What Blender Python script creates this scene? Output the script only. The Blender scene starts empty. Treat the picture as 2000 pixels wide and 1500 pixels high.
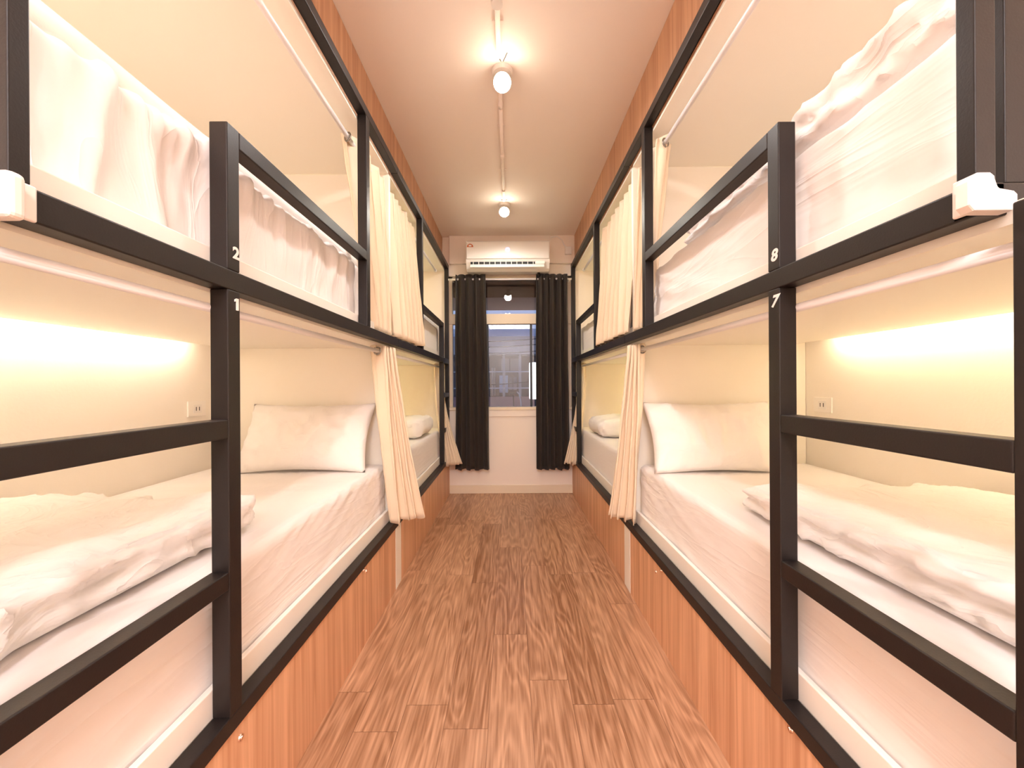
import bpy, bmesh, math, random
from mathutils import Vector, Matrix, noise
random.seed(4)
SC = bpy.context.scene
C = SC.collection
PI = math.pi
# ------------------------------------------------------------ camera, world, exposure, lights
HC = 1.153                      # eye height
YW = 4.10                       # far wall
CEIL = 2.733
cam = bpy.data.cameras.new('camera'); camo = bpy.data.objects.new('camera', cam); C.objects.link(camo)
cam.sensor_width = 36; cam.lens = 13.5; cam.shift_x = 0.0015; cam.shift_y = 0.001; cam.clip_start = 0.02
camo.matrix_world = Matrix.Translation((0, 0, HC)) @ Matrix.Rotation(PI/2, 4, 'X') @ Matrix.Rotation(-0.006, 4, 'Z')
SC.camera = camo
SC.view_settings.view_transform = 'Standard'; SC.view_settings.look = 'None'
SC.view_settings.gamma = 1; SC.view_settings.use_curve_mapping = False
SC.view_settings.exposure = 0.45
SC.cycles.max_bounces = 12; SC.cycles.diffuse_bounces = 7; SC.cycles.caustics_refractive = False; SC.cycles.caustics_reflective = False
w = bpy.data.worlds.new('dusk_sky'); SC.world = w; w.use_nodes = True
nt = w.node_tree; bg = nt.nodes['Background']
tc = nt.nodes.new('ShaderNodeTexCoord'); sp = nt.nodes.new('ShaderNodeSeparateXYZ'); cr = nt.nodes.new('ShaderNodeValToRGB')
nt.links.new(tc.outputs['Generated'], sp.inputs[0]); nt.links.new(sp.outputs['Z'], cr.inputs[0])
cr.color_ramp.elements[0].color = (.42, .50, .70, 1); cr.color_ramp.elements[1].color = (.13, .20, .46, 1); cr.color_ramp.elements[1].position = .45
nt.links.new(cr.outputs[0], bg.inputs[0]); bg.inputs[1].default_value = .85

def lamp(name, kind, loc, power, color, **kw):
    l = bpy.data.lights.new(name, kind); l.energy = power; l.color = color
    rot = kw.pop('rot', None)
    for k, v in kw.items(): setattr(l, k, v)
    o = bpy.data.objects.new(name, l); o.location = loc
    if rot: o.rotation_euler = rot
    C.objects.link(o); return o
WARM = (1.0, .80, .64)
SPOTS = [(-.032, 1.93), (-.045, 3.36), (-.05, .35), (-.05, -1.2)]
for i, (lx, ly) in enumerate(SPOTS):
    lamp('spotlight_lamp', 'SPOT', (lx, ly-.052, CEIL-.112), [24, 16, 6, 26][i], [(1, .97, .96), (1, .97, .88), (1, .96, 1), (1, .96, 1)][i], shadow_soft_size=.06, spot_size=math.radians(172), spot_blend=.35)

lamp('rear_fill_light', 'AREA', (0, -1.55, CEIL-.06), 100, (1, .96, 1), shape='RECTANGLE', size=1.1, size_y=1.1)  # unseen soft fill added behind the camera, without a fixture

# ------------------------------------------------------------ materials
def mat(name, col, rough=.6, metal=0, emit=None, estr=0, bump=None, spec=.5, sheen=0, noise_col=None, sss=0):
    m = bpy.data.materials.new(name); m.use_nodes = True
    t = m.node_tree; b = t.nodes['Principled BSDF']
    b.inputs['Base Color'].default_value = (*col, 1); b.inputs['Roughness'].default_value = rough
    b.inputs['Metallic'].default_value = metal; b.inputs['Specular IOR Level'].default_value = spec
    if sheen: b.inputs['Sheen Weight'].default_value = sheen
    if emit: b.inputs['Emission Color'].default_value = (*emit, 1); b.inputs['Emission Strength'].default_value = estr
    tcn = t.nodes.new('ShaderNodeTexCoord')
    n = t.nodes.new('ShaderNodeTexNoise'); t.links.new(tcn.outputs['Object'], n.inputs['Vector'])
    sc_, st_ = bump or (40, .03)
    n.inputs['Scale'].default_value = sc_; n.inputs['Detail'].default_value = 5
    bp = t.nodes.new('ShaderNodeBump'); bp.inputs['Strength'].default_value = st_; bp.inputs['Distance'].default_value = .01
    t.links.new(n.outputs['Fac'], bp.inputs['Height']); t.links.new(bp.outputs[0], b.inputs['Normal'])
    if noise_col:
        n2 = t.nodes.new('ShaderNodeTexNoise'); n2.inputs['Scale'].default_value = noise_col[1]; n2.inputs['Detail'].default_value = 4
        t.links.new(tcn.outputs['Object'], n2.inputs['Vector'])
        mx = t.nodes.new('ShaderNodeMix'); mx.data_type = 'RGBA'
        mx.inputs[6].default_value = (*col, 1); mx.inputs[7].default_value = (*noise_col[0], 1)
        t.links.new(n2.outputs['Fac'], mx.inputs[0]); t.links.new(mx.outputs[2], b.inputs['Base Color'])
    return m

def cloth(name, col, ang, sc, strength, dist=.02):
    m = mat(name, col, .85, sheen=.15); t = m.node_tree; N = t.nodes.new; L = t.links.new; b = t.nodes['Principled BSDF']
    tcn = N('ShaderNodeTexCoord'); mp = N('ShaderNodeMapping'); mp.vector_type = 'POINT'
    mp.inputs['Rotation'].default_value = (ang, 0, 0); mp.inputs['Scale'].default_value = sc
    L(tcn.outputs['Object'], mp.inputs[0])
    n1 = N('ShaderNodeTexNoise'); n1.inputs['Scale'].default_value = 1; n1.inputs['Detail'].default_value = 3; n1.inputs['Distortion'].default_value = 1.2; n1.inputs['Roughness'].default_value = .45
    L(mp.outputs[0], n1.inputs['Vector'])
    a = N('ShaderNodeMath'); a.operation = 'SUBTRACT'; L(n1.outputs['Fac'], a.inputs[0]); a.inputs[1].default_value = .5
    c = N('ShaderNodeMath'); c.operation = 'ABSOLUTE'; L(a.outputs[0], c.inputs[0])
    d = N('ShaderNodeMath'); d.operation = 'POWER'; L(c.outputs[0], d.inputs[0]); d.inputs[1].default_value = .7
    n2 = N('ShaderNodeTexNoise'); n2.inputs['Scale'].default_value = 3.5; n2.inputs['Detail'].default_value = 2; L(tcn.outputs['Object'], n2.inputs['Vector'])
    e = N('ShaderNodeMath'); e.operation = 'MULTIPLY'; L(d.outputs[0], e.inputs[0]); L(n2.outputs['Fac'], e.inputs[1])
    bp = N('ShaderNodeBump'); bp.invert = True; bp.inputs['Strength'].default_value = strength; bp.inputs['Distance'].default_value = dist
    L(e.outputs[0], bp.inputs['Height']); L(bp.outputs[0], b.inputs['Normal'])
    return m

def wood_floor():
    m = bpy.data.materials.new('oak_plank_floor'); m.use_nodes = True
    t = m.node_tree; N = t.nodes.new; L = t.links.new; b = t.nodes['Principled BSDF']
    def math_(op, a, b_=None, c=None):
        n = N('ShaderNodeMath'); n.operation = op
        for i, v in enumerate((a, b_, c)):
            if v is None: continue
            if isinstance(v, (int, float)): n.inputs[i].default_value = v
            else: L(v, n.inputs[i])
        return n.outputs[0]
    tcn = N('ShaderNodeTexCoord'); s = N('ShaderNodeSeparateXYZ'); L(tcn.outputs['Object'], s.inputs[0])
    W, LN = .150, .95
    xr = math_('DIVIDE', math_('ADD', s.outputs[0], 5.032), W)
    row = math_('FLOOR', xr); fx = math_('FRACT', xr)
    wn = N('ShaderNodeTexWhiteNoise'); wn.noise_dimensions = '1D'; L(row, wn.inputs['W'])
    yr = math_('ADD', math_('DIVIDE', s.outputs[1], LN), wn.outputs['Value'])
    col = math_('FLOOR', yr); fy = math_('FRACT', yr)
    cb = N('ShaderNodeCombineXYZ'); L(row, cb.inputs[0]); L(col, cb.inputs[1])
    wn2 = N('ShaderNodeTexWhiteNoise'); wn2.noise_dimensions = '2D'; L(cb.outputs[0], wn2.inputs['Vector'])
    rid = wn2.outputs['Value']
    # cathedral grain: contour lines of a stretched noise
    gv = N('ShaderNodeCombineXYZ')
    L(math_('MULTIPLY', s.outputs[0], 8.0), gv.inputs[0]); L(math_('MULTIPLY', s.outputs[1], 1.15), gv.inputs[1]); L(math_('MULTIPLY', rid, 37.0), gv.inputs[2])
    n1 = N('ShaderNodeTexNoise'); n1.inputs['Scale'].default_value = 1.0; n1.inputs['Detail'].default_value = 2.0; n1.inputs['Roughness'].default_value = .45; n1.inputs['Distortion'].default_value = .35
    L(gv.outputs[0], n1.inputs['Vector'])
    rings = math_('SINE', math_('MULTIPLY', n1.outputs['Fac'], 78.0))
    rings = math_('MULTIPLY_ADD', rings, .5, .5)
    rings = math_('POWER', rings, 1.6)
    gf = N('ShaderNodeCombineXYZ')
    L(math_('MULTIPLY', s.outputs[0], 110.0), gf.inputs[0]); L(math_('MULTIPLY', s.outputs[1], 5.0), gf.inputs[1]); L(math_('MULTIPLY', rid, 11.0), gf.inputs[2])
    n2 = N('ShaderNodeTexNoise'); n2.inputs['Scale'].default_value = 1.0; n2.inputs['Detail'].default_value = 4.0
    L(gf.outputs[0], n2.inputs['Vector'])
    n3 = N('ShaderNodeTexNoise'); n3.inputs['Scale'].default_value = 2.2; n3.inputs['Detail'].default_value = 3; L(gv.outputs[0], n3.inputs['Vector'])
    r1 = N('ShaderNodeValToRGB'); e = r1.color_ramp.elements
    e[0].position = .26; e[0].color = (.25, .112, .052, 1); e[1].position = .86; e[1].color = (.70, .41, .25, 1)
    fac = math_('ADD', math_('MULTIPLY', rings, .15), math_('ADD', math_('MULTIPLY', n2.outputs['Fac'], .70), math_('ADD', math_('MULTIPLY', n3.outputs['Fac'], .12), math_('MULTIPLY_ADD', rid, .20, -.10))))
    L(fac, r1.inputs[0])
    ex = math_('MULTIPLY', math_('MINIMUM', fx, math_('SUBTRACT', 1.0, fx)), W)
    ey = math_('MULTIPLY', math_('MINIMUM', fy, math_('SUBTRACT', 1.0, fy)), LN)
    ed = math_('MINIMUM', ex, ey)
    seam = math_('LESS_THAN', ed, .0011)
    mx = N('ShaderNodeMix'); mx.data_type = 'RGBA'; L(math_('MULTIPLY', seam, .65), mx.inputs[0]); L(r1.outputs[0], mx.inputs[6]); mx.inputs[7].default_value = (.12, .045, .02, 1)
    L(mx.outputs[2], b.inputs['Base Color'])
    b.inputs['Roughness'].default_value = .33; b.inputs['Specular IOR Level'].default_value = .35
    bp = N('ShaderNodeBump'); bp.inputs['Strength'].default_value = .25; bp.inputs['Distance'].default_value = .002
    L(math_('SUBTRACT', fac, math_('MULTIPLY', seam, 1.0)), bp.inputs['Height']); L(bp.outputs[0], b.inputs['Normal'])
    return m

def wood_panel(name, dark, light, axis_scale=(60, 60, 1.6)):
    m = bpy.data.materials.new(name); m.use_nodes = True
    t = m.node_tree; N = t.nodes.new; L = t.links.new; b = t.nodes['Principled BSDF']
    tcn = N('ShaderNodeTexCoord'); mp = N('ShaderNodeMapping'); mp.inputs['Scale'].default_value = axis_scale; L(tcn.outputs['Object'], mp.inputs[0])
    n1 = N('ShaderNodeTexNoise'); n1.inputs['Scale'].default_value = 1; n1.inputs['Detail'].default_value = 6; n1.inputs['Distortion'].default_value = .6; L(mp.outputs[0], n1.inputs['Vector'])
    mp2 = N('ShaderNodeMapping'); mp2.inputs['Scale'].default_value = tuple(a*.22 for a in axis_scale); L(tcn.outputs['Object'], mp2.inputs[0])
    n2 = N('ShaderNodeTexNoise'); n2.inputs['Scale'].default_value = 1; n2.inputs['Detail'].default_value = 2; L(mp2.outputs[0], n2.inputs['Vector'])
    ad = N('ShaderNodeMath'); ad.operation = 'MULTIPLY_ADD'; L(n1.outputs['Fac'], ad.inputs[0]); ad.inputs[1].default_value = .6
    mu = N('ShaderNodeMath'); mu.operation = 'MULTIPLY'; mu.inputs[1].default_value = .5; L(n2.outputs['Fac'], mu.inputs[0]); L(mu.outputs[0], ad.inputs[2])
    r = N('ShaderNodeValToRGB'); r.color_ramp.elements[0].color = (*dark, 1); r.color_ramp.elements[0].position = .38
    r.color_ramp.elements[1].color = (*light, 1); r.color_ramp.elements[1].position = .68
    L(ad.outputs[0], r.inputs[0]); L(r.outputs[0], b.inputs['Base Color'])
    b.inputs['Roughness'].default_value = .45; b.inputs['Specular IOR Level'].default_value = .3
    bp = N('ShaderNodeBump'); bp.inputs['Strength'].default_value = .08; bp.inputs['Distance'].default_value = .002; L(n1.outputs['Fac'], bp.inputs['Height']); L(bp.outputs[0], b.inputs['Normal'])
    return m

M = {}
M['black'] = mat('black_painted_steel', (.014, .010, .009), .42, bump=(260, .04), spec=.35)
M['white'] = mat('white_laminate', (.90, .85, .79), .55)
M['wall'] = mat('cream_painted_plaster', (.90, .84, .76), .8, bump=(90, .06))
M['wallend'] = mat('pale_end_wall_paint', (.88, .78, .69), .8, bump=(90, .06))
M['ceil'] = mat('ceiling_paint', (.92, .84, .78), .85, bump=(60, .05))
M['board'] = mat('cream_board', (.90, .84, .74), .5, bump=(30, .03))
M['floor'] = wood_floor()
M['panel'] = wood_panel('oak_veneer_panel', (.50, .245, .135), (.76, .45, .28))
M['fascia'] = wood_panel('oak_veneer_fascia', (.42, .21, .12), (.62, .36, .22))
M['sheet'] = mat('white_cotton_sheet', (.92, .88, .86), .85, bump=(420, .05), sheen=.2)
M['duvet'] = mat('white_duvet_cotton', (.92, .88, .86), .85, bump=(300, .06), sheen=.2)
M['pillow'] = mat('white_pillow_cotton', (.92, .88, .85), .85, bump=(420, .04), sheen=.2)
M['topper'] = mat('cream_pad', (.90, .86, .81), .8, bump=(300, .05))
M['curtain'] = mat('beige_curtain_cotton', (.80, .66, .49), .85, bump=(500, .08), sheen=.15)
M['darkcurtain'] = mat('dark_brown_blackout_cloth', (.022, .013, .008), .7, bump=(400, .05), sheen=.1)
SH = (.86, .81, .79)
M['sheet_left'] = cloth('white_sheet_slanting_creases', SH, -.40, (4, 1.8, 15), .34)
M['sheet_right'] = cloth('white_sheet_soft_creases', SH, -.28, (4, 1.5, 12), .32)
M['sheet_gather'] = cloth('white_sheet_gathered', SH, .10, (4, 12, 2.6), .60)
M['sheet_slant'] = cloth('white_sheet_long_slant_creases', SH, -.35, (4, 1.4, 9), .55)
M['duvet'] = cloth('white_duvet_crumpled', (.86, .82, .80), .3, (9, 7, 16), .75)
M['pillow'] = cloth('white_pillow_creased', (.88, .84, .81), .3, (7, 7, 10), .45)
M['rod'] = mat('white_enamel_rod', (.80, .76, .76), .3)
M['steel'] = mat('dark_steel_eyelet', (.28, .26, .24), .25, 1)
M['chrome'] = mat('brass_tinted_chrome', (.85, .62, .50), .2, 1)
M['plastic'] = mat('white_plastic', (.84, .80, .76), .35)
M['foam'] = mat('pale_rubber_guard', (.80, .72, .68), .5)
M['number'] = mat('white_number_vinyl', (.85, .78, .74), .5)
M['led'] = mat('warm_led_strip', (1, .8, .5), .5, emit=(1, .93, .80), estr=17)
M['led_right'] = mat('yellow_led_strip', (1, .8, .5), .5, emit=(1, .90, .66), estr=17)
M['led_up'] = mat('soft_led_strip', (1, .8, .5), .5, emit=(1, .92, .72), estr=5)
M['led_up_far'] = mat('soft_pale_led_strip', (1, .9, .6), .5, emit=(1, .97, .60), estr=24)
M['led_far'] = mat('pale_led_strip', (1, .9, .6), .5, emit=(1, .96, .60), estr=42)
M['bulb'] = mat('lit_lamp_lens', (1, .95, .85), .5, emit=(1, .86, .66), estr=60)
M['dark'] = mat('dark_void', (.01, .01, .01), .6)
M['display'] = mat('lit_display', (.3, .4, .9), .5, emit=(.35, .4, 1), estr=1.5)
M['red'] = mat('orange_red_print', (.62, .16, .06), .6)
M['frame'] = mat('cream_window_frame', (.80, .68, .52), .45)
M['blackframe'] = mat('black_window_frame', (.02, .02, .025), .4)
M['soffit'] = mat('brown_soffit', (.80, .55, .36), .7)
M['facade'] = mat('grey_facade', (.46, .42, .40), .9, bump=(8, .2), noise_col=((.28, .25, .25), 1.5))
M['facade2'] = mat('pale_facade', (.78, .82, .90), .9, noise_col=((.40, .46, .55), 1.2))
M['facade3'] = mat('dim_facade', (.20, .16, .15), .9, noise_col=((.11, .09, .09), 2.0))
M['brick'] = mat('reddish_wall', (.42, .25, .22), .9, noise_col=((.22, .13, .12), 3.0))
M['litsign'] = mat('backlit_white_sign', (1, 1, 1), .5, emit=(1, .98, .95), estr=1.6)
M['cable'] = mat('black_cable', (.02, .02, .02), .6)
M['greycable'] = mat('grey_paint_rail', (.45, .45, .48), .6)
g = bpy.data.materials.new('window_glass'); g.use_nodes = True
gt = g.node_tree; gb = gt.nodes['Principled BSDF']; gb.inputs['Base Color'].default_value = (.95, .97, 1, 1); gb.inputs['Roughness'].default_value = .0
gb.inputs['Transmission Weight'].default_value = 1; gb.inputs['IOR'].default_value = 1.45
M['glass'] = g

# ------------------------------------------------------------ helpers
def add_box(bm, x0, x1, y0, y1, z0, z1, bev=0.0):
    r = bmesh.ops.create_cube(bm, size=1)
    vs = r['verts']
    for v in vs:
        v.co = Vector(((x0+x1)/2+v.co.x*(x1-x0), (y0+y1)/2+v.co.y*(y1-y0), (z0+z1)/2+v.co.z*(z1-z0)))
    if bev:
        es = list({e for v in vs for e in v.link_edges})
        bmesh.ops.bevel(bm, geom=es, offset=bev, segments=3, profile=.5, affect='EDGES')

def add_tube(bm, pts, r, seg=12, cap=True):
    rings = []; pts = [Vector(p) for p in pts]; up = None
    for i, p in enumerate(pts):
        d = (pts[min(i+1, len(pts)-1)]-pts[max(i-1, 0)]).normalized()
        if up is None: up = Vector((0, 0, 1)) if abs(d.z) < .9 else Vector((1, 0, 0))
        a = d.cross(up).normalized(); b = a.cross(d).normalized(); up = b
        rr = r[i] if isinstance(r, (list, tuple)) else r
        rings.append([bm.verts.new(p+rr*(math.cos(2*PI*k/seg)*a+math.sin(2*PI*k/seg)*b)) for k in range(seg)])
    for A, B in zip(rings, rings[1:]):
        for k in range(seg): bm.faces.new((A[k], A[(k+1) % seg], B[(k+1) % seg], B[k]))
    if cap: bm.faces.new(rings[0][::-1]); bm.faces.new(rings[-1])

def link(name, bm, m, parent=None, smooth=False):
    bmesh.ops.recalc_face_normals(bm, faces=bm.faces[:])
    me = bpy.data.meshes.new(name)
    if parent is not None:
        off = parent['wloc'] if 'wloc' in parent else (0, 0, 0)
        bmesh.ops.translate(bm, verts=bm.verts[:], vec=-Vector(off))
    bm.to_mesh(me); bm.free()
    me.materials.append(m)
    if smooth:
        for p in me.polygons: p.use_smooth = True
    o = bpy.data.objects.new(name, me); C.objects.link(o)
    if parent is not None: o.parent = parent
    return o
WL = {}
def bm_(): return bmesh.new()

def thing(name, label, cat, loc, group=None):
    o = bpy.data.objects.new(name, None); C.objects.link(o); o.location = loc; o.empty_display_size = .05
    o['label'] = label; o['category'] = cat
    if group: o['group'] = group
    WL[o] = Vector(loc); return o

def part(name, bm, m, parent, smooth=False, label=None):
    """mesh given in world coordinates, becomes child of parent (thing or part of a thing)"""
    off = WL[parent]
    bmesh.ops.translate(bm, verts=bm.verts[:], vec=-off)
    bmesh.ops.recalc_face_normals(bm, faces=bm.faces[:])
    me = bpy.data.meshes.new(name); bm.to_mesh(me); bm.free(); me.materials.append(m)
    if smooth:
        for p in me.polygons: p.use_smooth = True
    o = bpy.data.objects.new(name, me); C.objects.link(o); o.parent = parent
    WL[o] = off
    if label: o['label'] = label
    return o

def solid(name, bm, m, origin, label=None, cat=None, group=None, smooth=False, kind=None):
    """a top-level single mesh thing, geometry in world coordinates, origin moved to origin"""
    off = Vector(origin)
    bmesh.ops.translate(bm, verts=bm.verts[:], vec=-off)
    bmesh.ops.recalc_face_normals(bm, faces=bm.faces[:])
    me = bpy.data.meshes.new(name); bm.to_mesh(me); bm.free(); me.materials.append(m)
    if smooth:
        for p in me.polygons: p.use_smooth = True
    o = bpy.data.objects.new(name, me); C.objects.link(o); o.location = off; WL[o] = off
    if kind: o['kind'] = kind
    if label: o['label'] = label
    if cat: o['category'] = cat
    if group: o['group'] = group
    return o

def box(x0, x1, y0, y1, z0, z1, bev=0.0):
    bm = bm_(); add_box(bm, min(x0, x1), max(x0, x1), y0, y1, z0, z1, bev); return bm
def tube(pts, r, seg=12): bm = bm_(); add_tube(bm, pts, r, seg); return bm

def struct(name, bm, m): return solid(name, bm, m, (0, 0, 0), kind='structure')
# ------------------------------------------------------------ room shell
XW = 1.655
YB = -2.6
struct('floor', box(-XW-.1, XW+.1, YB-.1, YW+.22, -.06, 0), M['floor'])
struct('ceiling', box(-XW-.1, XW+.1, YB-.1, YW+.22, CEIL, CEIL+.06), M['ceil'])
struct('wall_left', box(-XW-.1, -XW, YB-.1, YW+.22, 0, CEIL), M['wall'])
struct('wall_right', box(XW, XW+.1, YB-.1, YW+.22, 0, CEIL), M['wall'])
struct('wall_rear', box(-XW, XW, YB-.1, YB, 0, CEIL), M['wall'])
# far wall with a window opening
WX0, WX1, WZ0, WZ1 = -.66, .66, HC-.246, HC+1.165
bm = bm_()
add_box(bm, -XW, WX0, YW, YW+.2, 0, CEIL); add_box(bm, WX1, XW, YW, YW+.2, 0, CEIL)
add_box(bm, WX0, WX1, YW, YW+.2, 0, WZ0); add_box(bm, WX0, WX1, YW, YW+.2, WZ1, CEIL)
struct('wall_far', bm, M['wallend'])
struct('trim_1', box(-.64, .69, YW-.045, YW, HC+1.285, CEIL, .004), M['wallend'])
struct('baseboard_far', box(-.655, .69, YW-.014, YW, 0, .088, .003), M['frame'])
# window
def pxy(px, py, Z): return ((px-997)/750*Z, HC+(752-py)/750*Z)
win = solid('window_1', box(WX0, WX1, YW+.02, YW+.09, HC+.655, HC+.765, .004), M['frame'], (0, YW+.05, HC+.7), kind='structure')
win['label'] = 'cream framed window at the far end of the aisle'
part('sill', box(WX0-.0, WX1+.0, YW-.02, YW+.12, WZ0-.02, WZ0+.012, .003), M['frame'], win)
part('apron', box(-.30, .28, YW-.012, YW, WZ0-.09, WZ0-.02, .003), M['wallend'], win)
bm = bm_()
add_box(bm, WX0, WX0+.04, YW+.03, YW+.09, WZ0, WZ1); add_box(bm, WX1-.04, WX1, YW+.03, YW+.09, WZ0, WZ1)
add_box(bm, WX0, WX1, YW+.03, YW+.09, WZ1-.03, WZ1)
part('window_frame', bm, M['frame'], win)
bm = bm_()
a = -.245; b = .225
for x in (a, b): add_box(bm, x-.012, x+.012, YW+.04, YW+.07, WZ0+.012, HC+.655)
part('sash', bm, M['blackframe'], win)
part('lower_pane', box(WX0+.04, WX1-.04, YW+.053, YW+.057, WZ0+.01, HC+.655), M['glass'], win)
part('upper_pane', box(WX0+.04, WX1-.04, YW+.053, YW+.057, HC+.765, WZ1-.03), M['glass'], win)

# ------------------------------------------------------------ bunks
A = .65; T = .042
ZR0, ZR1 = HC+.228, HC+.275      # mid rail
ZB0, ZB1 = HC-.806, HC-.765      # bottom rail
ZT0, ZT1 = HC+1.237, HC+1.278    # top rail
DECK = HC+.218
CB = HC+1.215
RUNG = [(HC-.119, HC-.0755), (HC-.468, HC-.427)]
GEO = {-1: dict(near=.498, npd=.024, lown=(.413, .455), p1=.885, p2=1.75, part=2.205, p3=2.85, g=3.73, end=4.055, gt=HC+.613, fas=.718, dz=-.002),
       1: dict(near=.535, npd=.024, lown=(.455, .497), p1=.927, p2=1.847, part=2.150, p3=2.95, g=3.75, end=4.055, gt=HC+.633, fas=.685, dz=.004)}

def digit(txt, s, y, z, h, parent, slant=0.0, bold=.035):
    if txt == '1':
        pr = [(-.10, 0), (.22, 0), (.22, 1), (-.08, 1), (-.34, .88), (-.34, .70), (-.10, .76)]
        bm = bm_(); f = []; b = []
        for px, py in pr:
            f.append(bm.verts.new((s*(A-.0022), y-s*px*h*.8, z+py*h))); b.append(bm.verts.new((s*(A-.0004), y-s*px*h*.8, z+py*h)))
        n = len(pr)
        for k in range(n): bm.faces.new((f[k], f[(k+1) % n], b[(k+1) % n], b[k]))
        bm.faces.new(f); bm.faces.new(b[::-1])
        return part('number', bm, M['number'], parent)
    cu = bpy.data.curves.new('txt', 'FONT'); cu.body = txt; cu.size = 1; cu.offset = bold; cu.extrude = .03; cu.shear = slant; cu.align_x = 'CENTER'
    to = bpy.data.objects.new('txt', cu); C.objects.link(to)
    dg = bpy.context.evaluated_depsgraph_get(); me = bpy.data.meshes.new_from_object(to.evaluated_get(dg))
    bpy.data.objects.remove(to)
    hh = max(v.co.y for v in me.vertices)-min(v.co.y for v in me.vertices); k = h/hh
    y0 = min(v.co.y for v in me.vertices)
    bm = bm_(); bm.from_mesh(me); bpy.data.meshes.remove(me)
    for v in bm.verts:
        px, py, pz = v.co
        yy = y + (px*k*1.15)*(-s)            # seen from the aisle: left side text runs toward +y
        v.co = Vector((s*(A-.0008)-s*pz*k*.3, yy, z+(py-y0)*k))
    return part('number', bm, M['number'], parent)

def rail_y(y0, y1, s, z0, z1, xa=A, wd=T): return box(s*xa, s*(xa+wd), y0, y1, z0, z1, .003)

def bunk(s, far):
    G = GEO[s]; dz = G['dz']
    side = 'left' if s < 0 else 'right'
    if far:
        y0, y1 = G['part']+.0315, YW-.004
        lab = f'black steel framed bunk bed beside the window on the {side} of the aisle'
    else:
        y0, y1 = G['near'], G['part']+.03
        lab = {-1: 'black steel framed bunk bed numbered 1 and 2, left foreground', 1: 'black steel framed bunk bed numbered 7 and 8, right foreground'}[s]
    r = thing('bunk_bed', lab, 'bunk bed', (s*A, (y0+y1)/2, 0), 'bunk beds along the aisle')
    K = M['black']
    yl = y0 if far else G['lown'][0]
    part('middle_rail', rail_y(y0, y1, s, ZR0+dz, ZR1+dz), K, r)
    part('top_rail', rail_y(y0, y1, s, ZT0, ZT1), K, r)
    part('bottom_rail', rail_y(yl-.15 if not far else yl, y1, s, ZB0, ZB1), K, r)
    def post(y, z0, z1, name='post'): return part(name, box(s*A, s*(A+T), y, y+.040, z0, z1, .0025), K, r)
    if not far:
        part('post', box(s*A, s*(A+.029), G['near'], G['near']+G['npd'], ZR1, ZT0, .002), K, r)
        part('end_rail', box(s*A, s*(A+.9), G['near'], G['near']+.028, ZR0+dz+.001, ZR1+dz-.001, .002), K, r)
        part('post', box(s*A, s*(A+T), *G['lown'], ZB1, ZR0+dz, .0025), K, r)
        post(G['p1'], ZB1, ZR0+dz, 'ladder_post')
        post(G['p1'], ZR1+dz, G['gt'], 'guard_post')
        post(G['p2'], ZR1+dz, ZT0)
        part('guard_rail', rail_y(G['p1']+.04, G['p2'], s, G['gt']-.042, G['gt']), K, r)
        for a_, b_ in RUNG: part('ladder_rung', rail_y(G['lown'][1], G['p1'], s, a_, b_, A+.0005, T-.001), K, r)
        if s > 0: part('end_post', box(.734, .81, .568, .582, ZR1+.02, ZT0, .002), K, r)
        if s < 0: digit('2', s, .9115, HC+.302, .029, r, 0.0); digit('1', s, .9125, HC+.181, .028, r)
        else: digit('8', s, .9435, HC+.300, .030, r, .15); digit('7', s, .9445, HC+.187, .030, r, .3)
    else:
        post(G['p3'], ZR1+dz, ZT0)
        post(G['end'], ZR1+dz, ZT0); post(G['end'], ZB1, ZR0+dz)
        post(G['g'], ZR1+dz, G['gt'], 'guard_post'); post(G['g'], ZB1, ZR0+dz, 'ladder_post')
        part('guard_rail', rail_y(G['p3']+.04, G['g'], s, G['gt']-.042, G['gt']), K, r)
        for a_, b_ in RUNG: part('ladder_rung', rail_y(G['g']+.04, G['end'], s, a_, b_, A+.0005, T-.001), K, r)
    xi = A+T+.001
    yn = y0 if far else .2
    p = part('base_panel', box(s*.655, s*.67, yl-.3 if not far else G['part']+.075, G['part']-.035 if not far else y1, 0, ZB0), M['panel'], r, label='wood grain storage panel')
    # round lock pins on the panel
    spots = {(-1, 0): [(.925, HC-.845), (1.73, HC-.835), (1.70, HC-.815)], (1, 0): [(.905, HC-.815), (.84, HC-.86), (1.68, HC-.815), (1.74, HC-.85)]}.get((s, int(far)), [])
    for (yy, zz) in spots:
        bm = bm_(); add_tube(bm, [(s*.6552, yy, zz), (s*.6525, yy, zz)], [.0085, .0075], 20)
        add_tube(bm, [(s*.6530, yy, zz), (s*.6505, yy, zz)], [.0048, .0036], 16)
        part('lock', bm, M['chrome'], p, smooth=False)
    if not far:
        part('divider_strip', box(s*.654, s*.672, G['part']-.033, G['part']+.073, 0, ZB0), M['white'], r, label='white filler strip')
    part('fascia', box(s*G['fas'], s*(G['fas']+.015), yn if not far else y0, y1, ZT0-.0, CEIL-.002), M['fascia'], r, label='wood grain fascia board')
    part('deck', box(s*xi, s*(XW-.075), yn, y1-.032 if not far else y1, DECK, DECK+.03), M['board'], r)
    part('canopy_board', box(s*xi, s*(XW-.034), yn, y1-.032 if not far else y1, CB, CB+.016), M['board'], r)
    part('base_board', box(s*xi, s*(XW-.003), yn, y1-.032 if not far else y1, ZB1-.03, ZB1-.005), M['board'], r)
    part('side_board', box(s*xi, s*(xi+.016), yn, y1-.034 if not far else y1-.05, ZB1-.004, HC-.70, .003), M['white'], r, label='white mattress retaining board')
    ys_ = (G['near']+.03 if s < 0 else .584) if not far else y0
    part('side_board', box(s*xi, s*(xi+.016), ys_, y1-.034 if not far else y1-.05, DECK+.031, HC+.325, .003), M['white'], r, label='white mattress retaining board')
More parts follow.
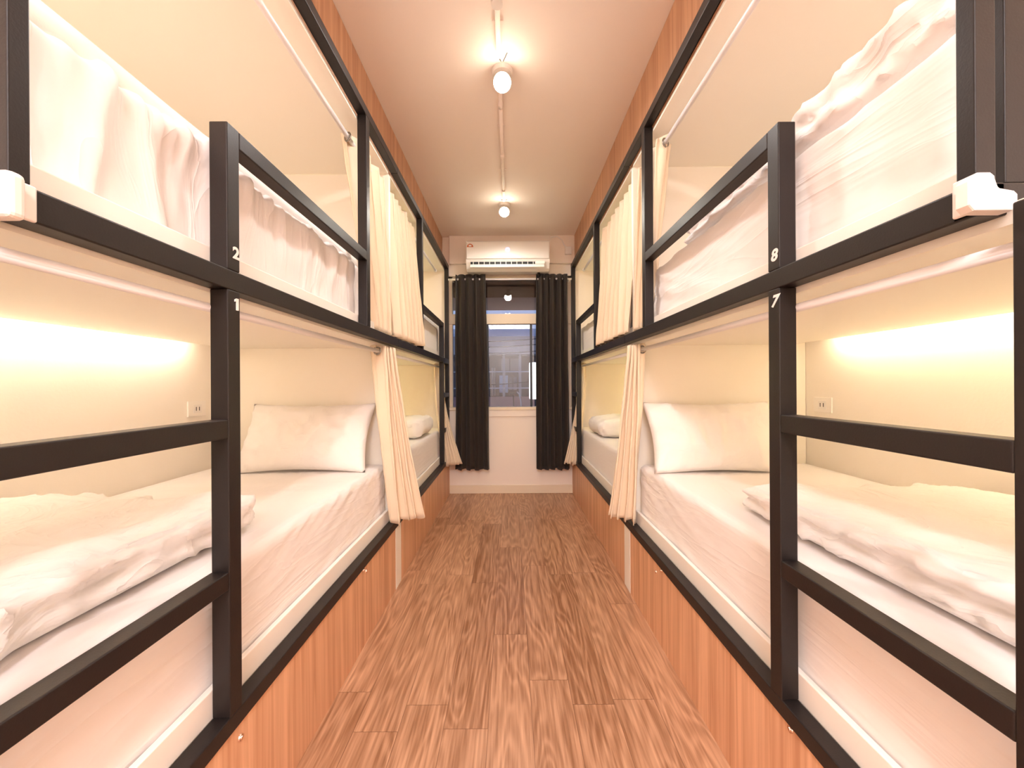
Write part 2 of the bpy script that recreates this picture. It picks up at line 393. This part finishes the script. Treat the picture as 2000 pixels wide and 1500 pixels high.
    if not far:
        part('divider_wall', box(s*(xi+.0), s*(XW-.003), G['part'], G['part']+.028, ZB1-.003, CB-.0), M['board'], r)
        # division wall stays behind the deck boards, boards stop short of it
        part('end_wall', box(s*(xi+.0), s*(XW-.003), .165, .195, 0, DECK-.002), M['board'], r)
    # curtain rods
    for zr, lower in ((HC+.184, 1), (HC+1.135, 0)):
        ya, yb = (.20, G['part']-.002) if not far else (G['part']+.030, 3.80 if not lower else YW-.006)
        xr = .70 if lower else .735
        if lower: xr = .712 if far else .700
        rd = part('curtain_rod', tube([(s*xr, ya, zr), (s*xr, yb, zr)], .0105, 16), M['rod'], r, smooth=True)
        if far and not lower:
            bm = bm_(); add_tube(bm, [(s*.735, 3.78, zr), (s*.735, 3.805, zr)], .015, 16); part('rod_cap', bm, M['plastic'], rd, True)
    # light strips along the wall
    ya, yb = (.25, 1.93) if not far else (2.6, 3.95)
    part('light_strip', box(s*(XW-.074), s*(XW-.050), ya, yb, DECK+.015, DECK+.023), M['led_far' if far else ('led' if s < 0 else 'led_right')], r, label='glowing warm light strip')
    part('light_strip', box(s*(XW-.032), s*(XW-.004), ya, yb, CB+.004, CB+.012), M['led_up' if not far else 'led_up_far'], r, label='glowing warm light strip')
    return r
for s in (-1, 1):
    for far in (False, True): bunk(s, far)

# ------------------------------------------------------------ soft things
def N3(x, y, z): return noise.noise(Vector((x, y, z)))
def rbox(x0, x1, y0, y1, z0, z1, r, cell, disp=None):
    bm = bm_()
    lx, ly, lz = x1-x0, y1-y0, z1-z0
    n = [max(2, int(round(l/cell))) for l in (lx, ly, lz)]
    cx, cy, cz = (x0+x1)/2, (y0+y1)/2, (z0+z1)/2
    h = Vector((lx/2, ly/2, lz/2)); D = {}
    def ease(t): # denser toward the ends
        return t - math.sin(2*PI*t)/(2*PI)*.55
    def V(i, j, k):
        key = (i, j, k)
        if key in D: return D[key]
        p = Vector(((2*ease(i/n[0])-1)*h.x, (2*ease(j/n[1])-1)*h.y, (2*ease(k/n[2])-1)*h.z))
        q = Vector([max(-(h[a]-r), min(h[a]-r, p[a])) for a in range(3)])
        d = p-q
        nn = d.normalized() if d.length > 1e-6 else Vector((0, 0, 1))
        p = q+nn*r if d.length > 1e-6 else p
        p += Vector((cx, cy, cz))
        if disp: p = p+nn*disp(p, nn)
        D[key] = bm.verts.new(p); return D[key]
    for k in (0, n[2]):
        for i in range(n[0]):
            for j in range(n[1]): bm.faces.new((V(i, j, k), V(i+1, j, k), V(i+1, j+1, k), V(i, j+1, k)))
    for j in (0, n[1]):
        for i in range(n[0]):
            for k in range(n[2]): bm.faces.new((V(i, j, k), V(i+1, j, k), V(i+1, j, k+1), V(i, j, k+1)))
    for i in (0, n[0]):
        for j in range(n[1]):
            for k in range(n[2]): bm.faces.new((V(i, j, k), V(i, j+1, k), V(i, j+1, k+1), V(i, j, k+1)))
    return bm

def ridged(v): return (1-min(1, abs(v)*2.4))**1.6
def diag(seed, amp, slope, fy=2.0, fz=26.0):
    def f(p, n):
        if (abs(n.x) < .2 and n.z < .2) or p.x*n.x > 0: return 0
        y, z = p.y, p.z
        q = z - slope*y
        a = ridged(N3(y*fy*.5+seed, q*fz, seed))*.6 + ridged(N3(y*fy+seed*2, q*fz*2.1, 3+seed))*.3 + N3(y*9, z*9, p.x*9+seed)*.3
        m = .25+.75*max(0, N3(y*1.3+seed, z*2, 5.1)+.55)
        t = 1 if abs(n.x) > .5 else .45
        return amp*a*m*t - amp*.6
    return f
def gathers(seed, amp, ztop):
    def f(p, n):
        if abs(n.x) < .2 or p.x*n.x > 0: return amp*.3*N3(p.x*6, p.y*6, seed)*(n.z > .5)
        y, z = p.y, p.z
        d = max(0, min(1, 1-(ztop-z)/.22))
        w_ = y + .02*N3(y*5, z*6, seed) + (ztop-z)*.25*N3(y*1.7+seed, 0, 2)
        a = ridged(N3(w_*21+seed, z*1.5, seed))*(.25+.75*d) + ridged(N3(w_*9+seed, z*2.5, seed+4))*.7
        c = N3(y*4+z*5, z*6-y*2, seed+9)
        m = 1.15 if y < 1.0 else .75
        return amp*m*(a+.8*c)*.7 - amp*.5
    return f

def mattress(s, far, upper):
    G = GEO[s]
    y0, y1 = (G['part']+.036, YW-.06) if far else (.23, G['part']-.008)
    if upper and not far: y0 = .50+.035 if s < 0 else .586
    if upper: z0, z1 = DECK+.032, HC+.582
    else: z0, z1 = ZB1-.004, HC-.440
    cell = .014 if not far else .03
    seed = s*3.1+far*7+upper*2.3
    if upper and s < 0: d = gathers(seed, .027 if not far else .008, z1)
    elif upper: d = diag(seed, .014, .30 if not far else .2, 1.6, 14)
    elif s < 0: d = diag(seed, .009, .42, 1.6, 24)
    else: d = diag(seed, .007, .28, 1.5, 16)
    place = {(0, 0): 'lower', (0, 1): 'upper'}[(0, int(upper))]
    side = 'left' if s < 0 else 'right'
    which = 'far' if far else 'near'
    lab = {(-1, 0, 0): 'white sheeted mattress on lower bunk 1, under the left folded duvet', (-1, 0, 1): 'white sheeted mattress on upper bunk 2, gathered folds along its side',
           (1, 0, 0): 'white sheeted mattress on lower bunk 7, under the right folded duvet', (1, 0, 1): 'white sheeted mattress on upper bunk 8, slanting creases along its side',
           (-1, 1, 0): 'white mattress on the far lower left bunk by the window', (-1, 1, 1): 'white mattress on the far upper left bunk behind the small guard rail',
           (1, 1, 0): 'white mattress on the far lower right bunk by the window', (1, 1, 1): 'white mattress on the far upper right bunk behind the small guard rail'}[(s, int(far), int(upper))]
    xa, xb = (.7125 if not upper else .716), XW-.012
    x0, x1 = (s*xa, s*xb) if s > 0 else (s*xb, s*xa)
    bm = rbox(x0, x1, y0, y1, z0, z1, .035, cell, d)
    t = solid('mattress', bm, M[{(-1, 0): 'sheet_left', (-1, 1): 'sheet_gather', (1, 0): 'sheet_right', (1, 1): 'sheet_slant'}[(s, int(upper))]], ((x0+x1)/2, (y0+y1)/2, z0), lab, 'mattress', 'mattresses on the bunks', True)
    if upper and s < 0:
        xa2, xb2 = .735, XW-.03
        bm = rbox(-xb2, -xa2, y0+.01, y1-.01, z1-.02, z1+.036, .018, .05, lambda p, n: .002*N3(p.x*5, p.y*5, 1))
        part('mattress_pad', bm, M['topper'], t, True, label='smooth cream pad')
    return t
for s in (-1, 1):
    for far in (0, 1):
        for up in (0, 1): mattress(s, far, up)

def duvet(s, y0, y1, x0, x1, z0, th, label, seed, cell=.010, taper=0.0):
    xa, xb = (s*x0, s*x1) if s > 0 else (s*x1, s*x0)
    def d(p, n):
        hz = (p.z-z0)/th
        side = max(abs(n.x), abs(n.y)*.9)
        layer = math.cos(hz*PI*4)*.010 if side > .3 else 0
        lump = .022*N3(p.x*4.5+seed, p.y*4.5, p.z*6)+.014*N3(p.x*11, p.y*8+seed, p.z*14)
        cre = .013*ridged(N3(p.x*7+p.y*9+seed, p.y*5-p.x*6, p.z*16))*(1 if side > .3 else .4)
        cre += .008*ridged(N3(p.x*20, p.y*14+seed, p.z*30))*(1 if side > .3 else .25)
        if n.z < -.5: return 0
        return -layer*.9*(side > .3)+lump+cre-.008
    bm = rbox(xa, xb, y0, y1, z0, z0+th, min(.045, th*.42), cell, d)
    for v in bm.verts:
        if v.co.z > z0+.02:
            v.co.z -= taper*(v.co.y-y0)/(y1-y0)*(v.co.z-z0)/th
            if v.co.z < z0+.004: v.co.z = z0+.004
        elif v.co.z < z0: v.co.z = z0
    return solid('duvet', bm, M['duvet'], ((xa+xb)/2, (y0+y1)/2, z0), label, 'duvet', 'folded duvets', True)
ZM = HC-.440+.001
duvet(-1, .27, 1.22, .80, 1.60, ZM, .105, 'white folded duvet on lower bunk 1 behind the left ladder', 1.3)
duvet(1, .27, 1.36, .80, 1.60, ZM, .118, 'white folded duvet on lower bunk 7 behind the right ladder', 6.2, taper=.03)
duvet(1, .62, 1.66, .745, 1.55, HC+.583, .14, 'white thick duvet heaped on upper bunk 8', 3.3, taper=.05)

def pillow(s, cx, cy, cz, wx, hz, th, tilt, label, seed, yaw=0):
    bm = bm_(); n = 44; m = 30; top = {}; bot = {}
    for i in range(n+1):
        for j in range(m+1):
            u = 2*i/n-1; v = 2*j/m-1
            pu = 1-.06*(1-abs(v)**2)*0; 
            ex = 1-.07*(math.cos(v*PI/2)) ; ey = 1-.10*(math.cos(u*PI/2))
            x = u*wx/2*ex; y = v*hz/2*ey
            prof = max(0, (1-abs(u)**2.6))**.55*max(0, (1-abs(v)**2.4))**.6
            wr = .018*ridged(N3(x*8+y*4+seed, y*7-x*3, seed))*prof**.5+.014*N3(x*20, y*16, seed+3)*prof**.4
            cor = .012*ridged(N3((abs(u)-abs(v))*7+seed, seed, u*2))*(max(0, abs(u)*abs(v)))*prof**.3
            t = th/2*prof
            edge = (i in (0, n) or j in (0, m))
            top[i, j] = bm.verts.new((x, y, t+wr+cor+.003))
            bot[i, j] = top[i, j] if edge else bm.verts.new((x, y, -t*.8))
    for i in range(n):
        for j in range(m):
            bm.faces.new((top[i, j], top[i+1, j], top[i+1, j+1], top[i, j+1]))
            q = (bot[i, j], bot[i, j+1], bot[i+1, j+1], bot[i+1, j])
            if len(set(q)) == 4:
                try: bm.faces.new(q)
                except ValueError: pass
    # stand it up: local y up, local z toward the camera (-Y), leaning back
    R = Matrix.Translation((cx, cy, cz)) @ Matrix.Rotation(yaw, 4, 'Z') @ Matrix.Rotation(tilt, 4, 'X')
    bmesh.ops.transform(bm, matrix=R, verts=bm.verts[:])
    return solid('pillow', bm, M['pillow'], (cx, cy, cz), label, 'pillow', 'pillows on the lower bunks', True)
T68 = math.radians(60)
pillow(-1, -1.09, 2.06, HC-.272, .68, .40, .15, T68, 'white pillow leaning at the head of lower bunk 1', 1.0, .03)
pillow(1, 1.05, 1.99, HC-.272, .68, .40, .17, T68, 'plump white pillow leaning at the head of lower bunk 7', 5.0, -.02)
def heap(s, label, seed):
    def d(p, n): return .02*N3(p.x*7+seed, p.y*6, p.z*7)+.010*ridged(N3(p.x*14, p.y*16+seed, p.z*18))-.01
    xa, xb = (.715, 1.35) if s > 0 else (-1.35, -.715)
    bm = rbox(xa, xb, 3.10, 3.62, ZM, ZM+.165, .075, .02, d)
    for v in bm.verts: v.co.z = max(v.co.z, ZM)
    return solid('pillow', bm, M['pillow'], ((xa+xb)/2, 3.3, ZM), label, 'pillow', 'pillows on the lower bunks', True)
heap(-1, 'rumpled white pillow on the far lower left bunk', 2.0)
heap(1, 'rumpled white pillow on the far lower right bunk', 8.0)

# ------------------------------------------------------------ curtains
def curtain(At, Bt, Ab, Bb, zt, zb, folds, amp, m, name, label, group, seed=0., nu=None, nv=36, ampb=None, hem=.006, curl=.5, lag=0.0, power=1.0, heading=True, ease=1.0):
    bm = bm_(); nu = nu or folds*14
    At, Bt, Ab, Bb = map(Vector, (At, Bt, Ab, Bb)); ampb = ampb or amp*1.2
    g = {}
    for j in range(nv+1):
        v = j/nv; vv = v**power
        a = At.lerp(Ab, vv); b = Bt.lerp(Bb, vv); dd = (b-a); L = dd.length; dn = dd.normalized(); nn = Vector((-dn.y, dn.x))
        am = amp+(ampb-amp)*v
        for i in range(nu+1):
            u = i/nu
            ph = 2*PI*folds*u + .9*N3(u*3+seed, v*1.2, seed) + lag*v
            k = 1+.45*N3(u*folds*.7+seed, v*.8, seed+5)
            off = am*k*math.sin(ph)
            al = am*curl*math.sin(2*ph)*.6 + .006*N3(u*9, v*4, seed)
            p = a+dn*(u*L+al)+nn*(off+.004*N3(u*14+seed, v*9, 2))
            z = zt+(zb-zt)*v
            if j == 0: z += .008*math.cos(2*ph)*.6
            if j == nv: z += hem*N3(u*6+seed, 1, 2)+.005*math.cos(ph)
            g[i, j] = bm.verts.new((p.x, p.y, z))
    for i in range(nu):
        for j in range(nv): bm.faces.new((g[i, j], g[i+1, j], g[i+1, j+1], g[i, j+1]))
    o = solid(name, bm, m, ((At.x+Bt.x)/2, (At.y+Bt.y)/2, zb), label, 'curtain', group, True)
    sm = o.modifiers.new('thickness', 'SOLIDIFY'); sm.thickness = .0025; sm.offset = 0
    return o
def eyelet(parent, x, y, z, tilt=0.0, r=.0185):
    bm = bm_(); n = 28; rings = []
    R = Matrix.Rotation(tilt, 3, 'Z')
    for i in range(n):
        a = 2*PI*i/n
        ring = []
        for k in range(8):
            b = 2*PI*k/8; rr = r+.0042*math.cos(b)
            ring.append(bm.verts.new(Vector((x, y, z))+R @ Vector((rr*math.cos(a), .003*math.sin(b), rr*math.sin(a)))))
        rings.append(ring)
    for i in range(n):
        A_, B_ = rings[i], rings[(i+1) % n]
        for k in range(8): bm.faces.new((A_[k], A_[(k+1) % 8], B_[(k+1) % 8], B_[k]))
    return part('eyelet', bm, M['steel'], parent, True)
CG = 'beige bunk curtains'
zu, zl = HC+1.168, HC+.214
def flap(s, yc, z0, z1, xa, xb, slant):
    """flat leading edge panel that faces the camera, joined to the near edge of the curtain"""
    return None
for s in (-1, 1):
    G = GEO[s]; side = 'left' if s < 0 else 'right'; dy = 0 if s < 0 else .02
    # near upper
    n1 = {-1: 'beige curtain of upper bunk 2, bunched behind the tall left post', 1: 'beige curtain of upper bunk 8, bunched behind the tall right post'}[s]
    y0 = 1.745 if s < 0 else 1.80
    o = curtain((s*.742, y0), (s*.735, G['part']-.02), (s*(.694 if s < 0 else .705), 1.93), (s*.690, G['part']-.02), zu, ZR1+.014, 4, .040, M['curtain'], 'curtain', n1, CG, seed=1.7*s, ampb=.020)
    eyelet(o, s*.735, y0+.004, HC+1.135, s*.5)
    # far upper
    n2 = {-1: 'long beige curtain of the far upper left bunk, in deep pleats', 1: 'long beige curtain of the far upper right bunk, in deep pleats'}[s]
    o = curtain((s*.728, G['part']+.045), (s*.728, G['p3']-.035), (s*.668, G['part']+.0), (s*(.640 if s < 0 else .655), G['p3']-.02), zu-.01, ZR1+.014, 7, .034, M['curtain'], 'curtain', n2, CG, seed=3.1*s+2, ampb=.026, power=1.0)
    # near lower
    n3 = {-1: 'beige curtain of the near lower left bunk, hanging out over the bottom rail', 1: 'beige curtain of the near lower right bunk, hanging out over the bottom rail'}[s]
    if s < 0: o = curtain((-.705, 2.015), (-.675, 2.17), (-.650, 2.075), (-.505, 2.22), zl, HC-.748, 4, .034, M['curtain'], 'curtain', n3, CG, seed=2.2, ampb=.026, hem=.02, power=1.15)
    else: o = curtain((.705, 2.035), (.665, 2.12), (.680, 2.075), (.545, 2.19), zl, HC-.748, 4, .034, M['curtain'], 'curtain', n3, CG, seed=7.2, ampb=.026, hem=.02, power=1.15)
    eyelet(o, s*.70, 2.02 if s < 0 else 2.035, HC+.184, s*.15)
    # far lower
    n4 = {-1: 'beige curtain of the far lower left bunk, flaring out beside the dark drape', 1: 'beige curtain of the far lower right bunk, flaring out beside the dark drape'}[s]
    o = curtain((s*.735, 3.80), (s*.735, 4.03), (s*.66, 3.83), (s*(.50 if s < 0 else .54), 3.93), zl, HC-.80, 5, .026, M['curtain'], 'curtain', n4, CG, seed=4.2*s, ampb=.026, hem=.02, power=2.0)
# window drapes
zt_, zb_ = HC+1.15, HC-.880
DG = 'dark window drapes'
dl = curtain((-.565, 4.0), (-.255, 4.0), (-.575, 4.0), (-.222, 4.0), zt_, zb_, 4, .030, M['darkcurtain'], 'window_drape', 'dark brown floor length drape left of the window', DG, seed=11, hem=.012)
dr = curtain((.275, 4.0), (.60, 4.0), (.265, 4.0), (.61, 4.0), zt_, zb_, 5, .030, M['darkcurtain'], 'window_drape', 'dark brown floor length drape right of the window', DG, seed=17, hem=.012)
o = solid('curtain_rod', tube([(-.645, 4.02, HC+1.108), (.645, 4.02, HC+1.108)], .011, 16), M['rod'], (0, 4.0, HC+1.105), 'thin white curtain rod across the top of the window', 'curtain rod', smooth=True)
for x in (-.60, .62): part('bracket', box(x-.008, x+.008, 4.02, YW, HC+1.095, HC+1.115, .002), M['plastic'], o)

# ------------------------------------------------------------ air conditioner
def aircon():
    x0, x1 = pxy(912, 0, 3.88)[0], pxy(1075, 0, 3.88)[0]
    z1, z0 = HC+1.46, HC+1.165
    r = thing('air_conditioner', 'white wall mounted air conditioner above the window', 'air conditioner', ((x0+x1)/2, YW-.05, z0))
    yb = YW-.046; yf = 3.865
    prof = [(yb, z1), (yf+.02, z1), (yf+.004, z1-.012), (yf, z1-.04), (yf, z0+.10), (yf+.01, z0+.075), (yf+.05, z0+.02), (yf+.085, z0), (yb, z0)]
    bm = bm_()
    a = [bm.verts.new((x0, y, z)) for y, z in prof]; b = [bm.verts.new((x1, y, z)) for y, z in prof]
    n = len(prof)
    for i in range(n): bm.faces.new((a[i], a[(i+1) % n], b[(i+1) % n], b[i]))
    bm.faces.new(a); bm.faces.new(b[::-1])
    part('body', bm, M['plastic'], r)
    part('front_panel', box(x0+.006, x1-.006, yf-.012, yf-.001, z0+.105, z1-.02, .005), M['plastic'], r)
    part('air_outlet', box(x0+.045, x1-.15, yf+.004, yf+.045, z0+.052, z0+.078), M['dark'], r)
    for k in range(12):
        xx = x0+.07+k*(x1-x0-.24)/11
        part('vane', box(xx, xx+.006, yf-.002, yf+.03, z0+.053, z0+.077), M['plastic'], r)
    part('louver', box(x0+.04, x1-.055, yf-.006, yf+.004, z0+.020, z0+.050, .003), M['plastic'], r)
    part('display_cover', box(x1-.145, x1-.05, yf-.003, yf+.01, z0+.053, z0+.082, .002), M['white'], r)
    # blue logo glow, small rings
    bm = bm_(); cx = pxy(993, 0, 3.86)[0]; cz = HC+(752-488)/750*3.86
    for i in range(24):
        pass
    add_tube(bm, [(cx, yf-.0125, cz), (cx, yf-.0145, cz)], .022, 24); lg = part('logo', bm, M['display'], r, label='blue lit round emblem')
    part('logo_mark', box(cx-.006, cx+.006, yf-.0158, yf-.0147, cz-.008, cz+.008), M['plastic'], lg)
    # energy sticker: fan shape
    bm = bm_(); sx, sz = x0+.043, z1-.062
    c = bm.verts.new((sx, yf-.0135, sz-.012)); arc = [bm.verts.new((sx+.032*math.cos(t), yf-.0135, sz-.012+.034*math.sin(t))) for t in [PI*k/12 for k in range(13)]]
    for p_, q_ in zip(arc, arc[1:]): bm.faces.new((c, p_, q_))
    ex = bmesh.ops.extrude_face_region(bm, geom=bm.faces[:]); bmesh.ops.translate(bm, verts=[v for v in ex['geom'] if isinstance(v, bmesh.types.BMVert)], vec=(0, .001, 0))
    st = part('energy_sticker', bm, M['red'], r, label='orange and red energy label')
    part('sticker_window', box(sx-.014, sx+.014, yf-.0150, yf-.0138, sz-.006, sz+.010), M['plastic'], st)
    part('status_light', box(cx-.02, cx+.02, yf-.0135, yf-.0122, z0+.130, z0+.136), M['white'], r)
aircon()
# junction box and cable on the wall right of the unit
bx = pxy(1110, 0, 4.05)[0]
solid('junction_box', box(bx-.028, bx+.04, YW-.075, YW-.046, HC+1.37, HC+1.45, .004), M['plastic'], (bx, YW-.05, HC+1.37), 'small white junction box beside the air conditioner', 'junction box')
solid('power_cable', tube([(.435, YW-.052, HC+1.555), (.50, YW-.052, HC+1.565), (.55, YW-.052, HC+1.53), (.575, YW-.052, HC+1.47), (.605, YW-.052, HC+1.445), (.612, YW-.055, HC+1.455)], .006, 10), M['plastic'], (.5, YW-.05, HC+1.5), 'thin white cable curving from the air conditioner to the junction box', 'cable', smooth=True)
solid('drain_hose', tube([(.30, 3.99, HC+1.166), (.30, 3.99, HC+1.135), (.30, 4.03, HC+1.115), (.305, 4.085, HC+1.11)], .012, 12), M['dark'], (.3, 3.99, HC+1.12), 'short dark pipe stub under the air conditioner', 'pipe', smooth=True)

# ------------------------------------------------------------ ceiling conduit and spotlights
def conduit(y0, y1, label):
    r = thing('conduit', label, 'conduit', (-.046, (y0+y1)/2, CEIL), 'conduit runs on the ceiling')
    part('pipe', tube([(-.046, y0, CEIL-.014), (-.046, y1, CEIL-.014)], .011, 14), M['ceil'], r, True)
    yy = y0+.1
    while yy < y1-.05:
        bm = bm_(); add_tube(bm, [(-.046, yy, CEIL-.0145), (-.046, yy+.035, CEIL-.0145)], .0140, 14); part('coupling', bm, M['ceil'], r, True)
        part('saddle_clip', box(-.070, -.022, yy+.2, yy+.212, CEIL-.006, CEIL-.0005, .001), M['ceil'], r)
        yy += .47
def roundbox(x, y, r, h, nm, lab):
    pass
conduit(.42, 1.83, 'pink painted conduit on the ceiling nearer than the front spotlight')
conduit(2.03, 3.26, 'pink painted conduit on the ceiling between the two spotlights')
labs = ['bright ceiling spotlight nearer the camera', 'bright ceiling spotlight nearer the air conditioner', None, None]
for i, (lx, ly) in enumerate(SPOTS):
    if i == 3: continue
    lab = labs[i] or 'ceiling spotlight just above the top of the view'
    r = thing('spotlight', lab, 'spotlight', (lx, ly, CEIL), 'ceiling spotlights')
    bm = bm_(); add_tube(bm, [(lx, ly, CEIL-.001), (lx, ly, CEIL-.022)], [.052, .048], 28); part('mounting_base', bm, M['plastic'], r, False)
    part('stem', tube([(lx, ly, CEIL-.02), (lx, ly, CEIL-.045)], .008, 12), M['plastic'], r, True)
    # head: short cup tipped slightly to the camera, open at the bottom
    dv = Vector((0, -.8, -1)).normalized(); c0 = Vector((lx, ly+.012, CEIL-.036)); c1 = c0+dv*.050
    bm = bm_(); add_tube(bm, [c0, c0+dv*.012, c1], [.026, .040, .044], 28); part('head', bm, M['plastic'], r, False)
    bm = bm_(); add_tube(bm, [c1, c1+dv*.010, c1+dv*.024], [.043, .040, .022], 28); part('lens', bm, M['bulb'], r, True, label='glowing lens')
    for k, (ax, ay) in enumerate(((-.01, -.12), (.012, -.13))):
        part('wire_end', tube([(lx+ax*.5, ly-.06, CEIL-.004), (lx+ax*2.2, ly+ay+.02, CEIL-.006)], .0015, 6), M['cable'], r)
bm = bm_(); add_tube(bm, [(-.046, 1.565, CEIL-.0005), (-.046, 1.565, CEIL-.03)], [.026, .024], 24)
solid('junction_box', bm, M['plastic'], (-.046, 1.565, CEIL), 'small round white box on the ceiling conduit at the top of the view', 'junction box')

# ------------------------------------------------------------ wall sockets
def socket(s, yc, lab):
    z0, z1 = HC-.155, HC-.075
    r = thing('wall_socket', lab, 'socket', (s*XW, yc, z0), 'wall sockets')
    part('plate', box(s*(XW-.008), s*(XW-.0005), yc-.058, yc+.058, z0, z1, .002), M['white'], r)
    part('socket_insert', box(s*(XW-.010), s*(XW-.0078), yc-.026, yc+.026, z0+.018, z1-.018, .001), M['plastic'], r)
    for k in (-1, 1): part('slot', box(s*(XW-.0108), s*(XW-.0098), yc+k*.010-.002, yc+k*.010+.002, z0+.030, z1-.030), M['dark'], r)
socket(-1, 2.02, 'white wall socket plate in lower bunk 1 left of the ladder post')
socket(1, 2.03, 'white wall socket plate in lower bunk 7 right of the ladder post')

# ------------------------------------------------------------ corner guards
def guard(s, lab):
    G = GEO[s]; yn = G['near']
    r = thing('corner_guard', lab, 'corner guard', (s*A, yn, ZR0), 'corner guards on the bunk frames')
    if s < 0:
        part('front_pad', box(-.690, -.623, yn-.021, yn-.0005, HC+.214, HC+.274, .007), M['foam'], r)
        part('side_pad', box(-.6495, -.643, yn-.001, yn+.026, HC+.224, HC+.273, .003), M['foam'], r)
    else:
        bm = bm_()
        pr = [(.621, .240), (.628, .232), (.680, .232), (.687, .240), (.687, .254), (.682, .259), (.660, .259), (.656, .263), (.656, .279), (.650, .284), (.634, .284), (.621, .272)]
        f = [bm.verts.new((x, yn-.017, HC+z)) for x, z in pr]; b = [bm.verts.new((x, yn-.0005, HC+z)) for x, z in pr]
        n = len(pr)
        for k in range(n): bm.faces.new((f[k], f[(k+1) % n], b[(k+1) % n], b[k]))
        ff = bm.faces.new(f); bm.faces.new(b[::-1])
        bmesh.ops.bevel(bm, geom=list(ff.edges), offset=.0025, segments=2, profile=.5, affect='EDGES')
        part('front_pad', bm, M['foam'], r)
        part('side_pad', box(.643, .6495, yn+.0, yn+.024, HC+.236, HC+.289, .003), M['foam'], r)
guard(-1, 'pale rubber corner guard on the frame at the left edge')
guard(1, 'white rubber corner guard on the frame at the right edge')

# ------------------------------------------------------------ outside the window
def out():
    D = 9.0
    def X(px, Z=D): return (px-997)/750*Z
    def Z_(py, Z=D): return HC+(752-py)/750*Z
    # eave above the window
    solid('eave', box(-2.5, 2.5, YW+.21, YW+.95, HC+.2067*4.75+.0, HC+.2067*4.75+.10+.2), M['soffit'], (0, YW+.5, HC+1), 'brown eave outside, above the window', 'eave')
    b = thing('building', 'grey building across the street seen through the window', 'building', (0, D, -3))
    part('wall', box(-4, 4, D+.6, D+3, -3, Z_(657)), M['facade3'], b)
    part('parapet', box(-4, 4, D, D+.6, Z_(692), Z_(657)), M['facade'], b)
    part('roof', box(-4, 4, D+.2, D+3, Z_(657), Z_(642, D+.2)), M['facade2'], b)
    part('lower_wall', box(-4, 4, D+.05, D+.3, -3, Z_(775)), M['brick'], b)
    for px in (984, 1016): part('column', box(X(px-2.5), X(px+2.5), D+.1, D+.3, Z_(800), Z_(690)), M['facade'], b)
    for (a0, a1, c0, c1) in ((958, 966, 716, 774), (974, 992, 732, 768), (994, 1010, 736, 762), (978, 1014, 697, 722)):
        w_ = part('window', box(X(a0), X(a1), D+.55, D+.60, Z_(c1), Z_(c0)), M['facade2'] if a0 in (974,) else M['facade'], b)
        part('mullion', box(X((a0+a1)/2-.5), X((a0+a1)/2+.5), D+.52, D+.55, Z_(c1), Z_(c0)), M['blackframe'], w_)
    for py in (726, 758): part('railing', box(-4, 4, D-.02, D+.02, Z_(py+1), Z_(py-1)), M['greycable'], b)
    for k, (ya, yb_) in enumerate(((667, 660), (678, 671), (690, 684), (752, 742))):
        p = [(X(930, 8)+(X(1070, 8)-X(930, 8))*t, 8, Z_(ya+(yb_-ya)*t, 8)-.02*math.sin(PI*t)) for t in [q/10 for q in range(11)]]
        solid('overhead_cable', tube(p, .010, 6), M['cable'], p[0], ['top', 'second', 'third', 'lowest'][k]+' of the black cables crossing outside the window', 'cable', 'overhead cables outside')
    sg = thing('lit_sign', 'glowing white sign outside beside the right drape', 'sign', (X(1042, 7), 7.05, -3))
    part('sign_face', box(X(1034, 7), X(1050, 7), 7, 7.1, Z_(780, 7), Z_(708, 7), .02), M['litsign'], sg)
    part('pole', tube([(X(1048, 7), 7.05, -3.0), (X(1048, 7), 7.05, Z_(779, 7))], .03, 10), M['cable'], sg)
    c = thing('tripod_reflection', 'dark reflection of a camera and tripod in the window, built as a shape outside', 'camera', (X(1003, 7), 7, Z_(797, 7)))  # solid stand-in for the camera and tripod mirrored in the pane
    part('pole', tube([(X(1003, 7), 7, -3.0), (X(1003, 7), 7, Z_(772, 7))], .012, 8), M['cable'], c)
    part('housing', box(X(996, 7), X(1009, 7), 6.9, 7.1, Z_(770, 7), Z_(762, 7), .01), M['cable'], c)
    part('cable', tube([(X(1009, 7), 7, Z_(765, 7)), (X(1014, 7), 7, Z_(770, 7)), (X(1017, 7), 7, Z_(785, 7)), (X(1018, 7), 7, Z_(810, 7))], .010, 8), M['greycable'], c)
    solid('street', box(-12, 12, YW+.3, 30, -3.1, -3), M['facade3'], (0, 8, -3), kind='structure')
out()
